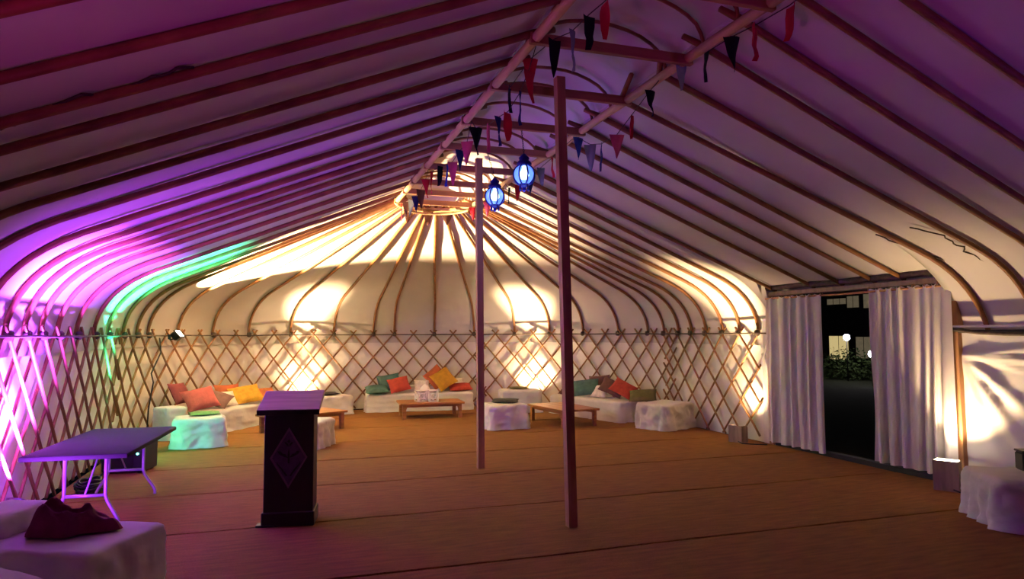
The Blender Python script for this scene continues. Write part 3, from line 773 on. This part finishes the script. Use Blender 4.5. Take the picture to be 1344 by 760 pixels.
# hanging blue glass lanterns
def lantern(loc, top, label):
    e = empty('hanging_lantern', loc, 0, label=label, category='lantern', group='blue glass lanterns under the ridge')
    R_ = .118
    prof = [(R_*math.sin(a)*(1), -.115*math.cos(a)) for a in [math.pi*(.12+.76*k/12) for k in range(13)]]
    V, F = lathe_data(prof, 24); mesh('glass_globe', V, F, 'glass_blue', e, True)
    V, F = lathe_data([(0, -.05), (.03, -.045), (.055, -.01), (.05, .03), (.025, .06), (.02, .10), (0, .10)], 14); mesh('bulb', V, F, 'lantern_bulb', e, True)
    for k in range(8):
        b_ = 2*math.pi*k/8
        pts = [((r+.006)*math.cos(b_), (r+.006)*math.sin(b_), z) for r, z in prof]
        tube('metal_strap', pts, .0095, 'blue_metal', e, 5)
    V, F = lathe_data([(.05, .10), (.075, .105), (.085, .125), (.07, .15), (.05, .165), (.06, .19), (.035, .215), (.02, .235), (0, .24)], 18); mesh('cap', V, F, 'blue_metal', e, True)
    V, F = lathe_data([(.058, -.10), (.05, -.118), (.03, -.13), (.018, -.15), (.026, -.165), (0, -.19)], 14); mesh('finial', V, F, 'blue_metal', e, True)
    for k in range(4):
        b_ = 2*math.pi*k/4+.4; box('pendant', (.06*math.cos(b_), .06*math.sin(b_), -.145), (.018, .006, .05), 'blue_metal', e, .001)
    d = Vector(top)-Vector(loc); parts = []
    n = 12; p0 = Vector((0, 0, .24))
    for k in range(n):
        c = p0.lerp(d, (k+.5)/n); ln = (d-p0).length/n*.62
        pts = [c+Vector((.009*math.cos(q)*(k % 2), .009*math.cos(q)*((k+1) % 2), ln*math.sin(q))) for q in [2*math.pi*i/8 for i in range(9)]]
        parts.append(tube_data(pts, .0028, 4))
    V, F = multi(parts); mesh('chain', V, F, 'black_metal', e)
    l = bpy.data.lights.new('lantern_bulb', 'POINT'); l.color = (.25, .4, 1); l.energy = 5; l.shadow_soft_size = .11
    lo = bpy.data.objects.new('lantern_bulb', l); COL.objects.link(lo); lo.location = Vector(loc)+Vector((0, 0, -.24))
lantern((2.45, 8.00, 3.44), (2.36, 8.02, 4.0), 'lit blue glass lantern hanging lower and nearer the slim post')
lantern((2.48, 7.00, 3.49), (2.45, 6.99, 4.0), 'lit blue glass lantern hanging higher, nearer the open-floor post')

# ------------------------------------------------------------------ bunting
def flag_data(p, w, h, yaw, sd, curl=.5):
    V = []; F = []; nv = 7; nu = 4
    for j in range(nv+1):
        v = j/nv; wd = w*(1-v)**.85+.004
        for i in range(nu+1):
            u = i/nu-.5
            x = u*wd; y = .03*math.sin(u*3+v*3*curl+sd)*(1-v*.3)+.03*v*nz(v*3, sd)
            tw = curl*v*1.4*nz(sd, 3.3)*2
            xx = x*math.cos(tw)-y*math.sin(tw); yy = x*math.sin(tw)+y*math.cos(tw)
            V.append(Vector((p[0]+xx*math.cos(yaw)-yy*math.sin(yaw)+.04*v*v*nz(sd, 1.5), p[1]+xx*math.sin(yaw)+yy*math.cos(yaw), p[2]-h*v)))
    for j in range(nv):
        for i in range(nu): F.append((j*(nu+1)+i, j*(nu+1)+i+1, (j+1)*(nu+1)+i+1, (j+1)*(nu+1)+i))
    return V, F
def bunting(start, flags, label, w=.135, h=.26, yaw=.6):
    lf = flags[-1]; ends = (start, (lf[0], lf[1]+.16, 4.0) if abs(lf[0]-flags[0][0]) < .3 else (lf[0]+.18, lf[1]-.06, 4.02))
    root = empty('bunting', ends[0], 0, label=label, category='bunting', group='strings of bunting under the ridge'); bpy.context.view_layer.update()
    pts = [Vector(ends[0])]+[Vector(f[:3]) for f in flags]+[Vector(ends[1])]
    child(tube('cord', pts, .004, 'rope', None, 5), root)
    for i, f in enumerate(flags):
        V, F = flag_data(f[:3], w*random.uniform(.8, 1.1), h*random.uniform(.9, 1.15), yaw+random.uniform(-.7, .7), i*1.7+f[1]*3.1)
        child(mesh('pennant', V, F, 'f_'+f[3], None, True), root)
bunting((3.14, 5.25, 4.0), [(3.14, 5.41, 3.96, 'black'), (3.14, 5.74, 3.85, 'crimson'), (3.14, 6.07, 3.74, 'pink'), (3.14, 6.42, 3.74, 'navy'), (3.14, 6.70, 3.81, 'grey'), (3.14, 7.02, 3.97, 'blue')] , 'bunting string of six pennants ending in blue beside the open-floor post')
bunting((3.2, 3.2, 4.0), [(3.24, 3.70, 3.98, 'crimson'), (3.2, 4.0, 3.97, 'crimson'), (3.2, 4.29, 4.0, 'black'), (3.2, 4.6, 4.01, 'black'), (3.16, 4.92, 4.05, 'grey')], 'bunting string with two red, two black pennants and a grey one at beam')
bunting((1.95, 3.6, 3.9), [(1.95, 3.92, 3.91, 'crimson'), (1.95, 4.15, 3.93, 'black'), (1.95, 4.46, 3.94, 'grey'), (1.93, 4.73, 4.0, 'black'), (1.9, 5.2, 4.02, 'crimson'), (1.86, 5.59, 3.92, 'black')], 'bunting string of red, black and grey pennants along ridge beam farther from the door')
bunting((1.84, 4.9, 4.0), [(1.85, 5.10, 3.88, 'crimson'), (1.85, 5.32, 3.77, 'navy'), (1.85, 5.64, 3.71, 'crimson'), (1.85, 5.95, 3.75, 'navy'), (1.85, 6.22, 3.77, 'pink'), (1.85, 6.72, 3.88, 'black')], 'bunting string alternating red and navy pennants between the open-floor post and far-side ridge beam')
bunting((1.84, 6.85, 3.98), [(1.85, 7.06, 3.83, 'pink'), (1.85, 7.37, 3.81, 'navy'), (1.85, 7.73, 3.77, 'pink'), (1.85, 8.05, 3.80, 'blue'), (1.85, 8.39, 3.88, 'black'), (1.85, 8.96, 3.92, 'crimson')], 'bunting string alternating pink and dark blue pennants along the ridge beam away from the lanterns')
bunting((1.84, 9.1, 4.0), [(1.86, 9.4, 3.92, 'crimson'), (1.87, 9.8, 3.86, 'brownf'), (1.87, 10.2, 3.84, 'navy'), (1.87, 10.6, 3.86, 'grey'), (1.86, 11.0, 3.90, 'brownf'), (1.85, 11.4, 3.95, 'crimson')], 'bunting string of dull red and grey pennants near the crown ring')
bunting((1.95, 12.16, 4.02), [(2.12, 12.25, 4.03, 'brownf'), (2.48, 12.27, 4.02, 'brownf'), (2.83, 12.25, 4.03, 'brownf')], 'three broad brown pennants hanging in a row from the crown ring', .26, .26, 0.)
bunting((3.14, 7.2, 4.0), [(3.12, 7.78, 3.92, 'crimson'), (3.10, 8.10, 3.88, 'grey'), (3.1, 8.5, 3.84, 'navy'), (3.1, 9.0, 3.85, 'crimson'), (3.12, 9.5, 3.9, 'black')], 'bunting string of red and grey pennants along the door-side ridge beam beside the lanterns')
bunting((3.14, 9.7, 4.0), [(3.12, 10.1, 3.93, 'crimson'), (3.12, 10.6, 3.90, 'pink'), (3.12, 11.1, 3.92, 'crimson'), (3.12, 11.5, 3.97, 'crimson')], 'bunting string of four red pennants along the door-side ridge beam near the crown ring')

# crease and rib shadows on the canvas, modelled as thin dark tubes
def cord(pts, label):  # draws a shadow line as a dark tube, no real string there
    tube('crease_shadow', pts, .008, 'rope', None, 5, label=label, category='cord', group='dark lines standing for crease shadows under the roof canvas')
def wavy(P, sd):
    out = []
    for i in range(len(P)-1):
        a_, b_ = Vector(P[i]), Vector(P[i+1])
        for k in range(5): q = a_.lerp(b_, k/5); out.append(q+Vector((0, .07*nz(i*2+k*.45, sd), 0)))
    return out+[Vector(P[-1])]
cord(wavy([(6.19, 5.85, 2.83), (6.45, 5.78, 2.73), (6.69, 5.71, 2.62), (6.90, 5.61, 2.54), (7.12, 5.64, 2.43)], 2), 'short wavy dark line standing for a crease shadow under the roof canvas above the wide curtain')
cord(wavy([(6.17, 5.40, 2.84), (6.42, 5.21, 2.74), (6.63, 5.25, 2.65), (6.86, 5.24, 2.56), (7.05, 5.22, 2.45)], 6), 'longer wavy dark line standing for a crease shadow under the roof canvas beyond the wide curtain')
cord(wavy([(-1.36, 4.0, 2.78), (-1.25, 3.95, 2.82), (-1.0, 3.84, 2.93), (-.84, 3.90, 2.99), (-.66, 3.83, 3.07), (-.47, 3.85, 3.15)], 9), 'wavy dark line standing for a crease shadow under the roof canvas on the side away from the door')

# ------------------------------------------------------------------ outside the door
mesh('ground', [(7.5, -20, -.06), (60, -20, -.06), (60, 70, -.06), (7.5, 70, -.06)], [(0, 1, 2, 3)], 'ground', None, kind='structure')
hb = empty('house', (26, 25.5, -.06), RD(0), label='dark house outside the door with lit windows', category='building')
def hbox(n, c, s, mt_, par): return box(n, c, s, mt_, par, .01)
hbox('wall', (.3, 0, 3), (.5, 14, 6), 'house', hb)
hbox('roof', (.2, 0, 6.2), (1.6, 14.6, .4), 'house', hb)
def win(y, z, w, h, mt_, nb_=1):
    f_ = hbox('window', (0.02, y, z), (.08, w+.1, h+.1), 'house', hb)
    for q in range(nb_):
        pw = w/nb_; box('pane', (-.035, y-w/2+pw*(q+.5), z), (.02, pw-.05, h), mt_, f_, .002)
H = hb.location
def wpix(yy, zz, xx=22.): # place by bearing from the tent: scale the 22 m reading out to the house
    k = 26/xx; return yy*k-25.5, 1.75+(zz-1.75)*k+.06
for (yy, zz, w, h, mt_, nb_) in [(22.9, 3.05, 1.25, .28, 'windim', 3), (22.02, 3.0, .75, .55, 'windim', 2), (21.2, 3.0, .7, .65, 'windim', 1), (22.85, 1.12, 1.25, 1.15, 'win', 2), (21.55, 1.15, .95, 1.0, 'windim', 2)]:
    a_, b_ = wpix(yy, zz); win(a_, b_, w, h, mt_, nb_)
def lamp(loc, label, en):
    e = empty('garden_lamp', (loc[0], loc[1], -.06), 0, label=label, category='lamp', group='garden lamps outside the door')
    tube('pole', [(0, 0, 0), (0, 0, loc[2])], .02, 'black', e, 8)
    V, F = lathe_data([(0, -.12), (.07, -.10), (.115, -.04), (.115, .04), (.07, .10), (0, .12)], 14); mesh('globe', [v+Vector((0, 0, loc[2]+.08)) for v in V], F, 'bulb', e, True)
    l = bpy.data.lights.new('garden_bulb', 'POINT'); l.color = (.9, .8, .55); l.energy = en; l.shadow_soft_size = .1
    o = bpy.data.objects.new('garden_bulb', l); COL.objects.link(o); o.location = (loc[0]-.25, loc[1]-.2, loc[2]+.0)
lamp((20.0, 20.4, 1.55), 'bright white garden lamp in front of the house windows', 25)
lamp((19.0, 18.30, 1.00), 'small white garden lamp glowing at the edge of the wide curtain', 3)
bush = empty('bush', (20.9, 21.55, -.06), 0, label='dark leafy bush below the bright garden lamp', category='bush')
V = []; F = []
rg = random.Random(3)
for q in range(1500):
    a = rg.uniform(0, 6.283); r = math.sqrt(rg.random())*1.5; z = rg.uniform(0, 1)*(1.35-.35*(r/1.5)**2)*rg.uniform(.6, 1)
    c = Vector((r*math.cos(a)*.6, r*math.sin(a), z)); b = len(V)
    e1 = Vector((rg.uniform(-1, 1), rg.uniform(-1, 1), rg.uniform(-1, 1))).normalized()*.07; e2 = e1.orthogonal().normalized()*.035
    V += [c-e1, c+e2, c+e1, c-e2]; F.append((b, b+1, b+2, b+3))
mesh('foliage', V, F, 'leaf', bush, kind='stuff')
V, F = multi([tube_data([(0, 0, 0), (.3*math.cos(k), .5*math.sin(k), .9)], .02, 5) for k in range(5)]); mesh('stem', V, F, 'leaf', bush)
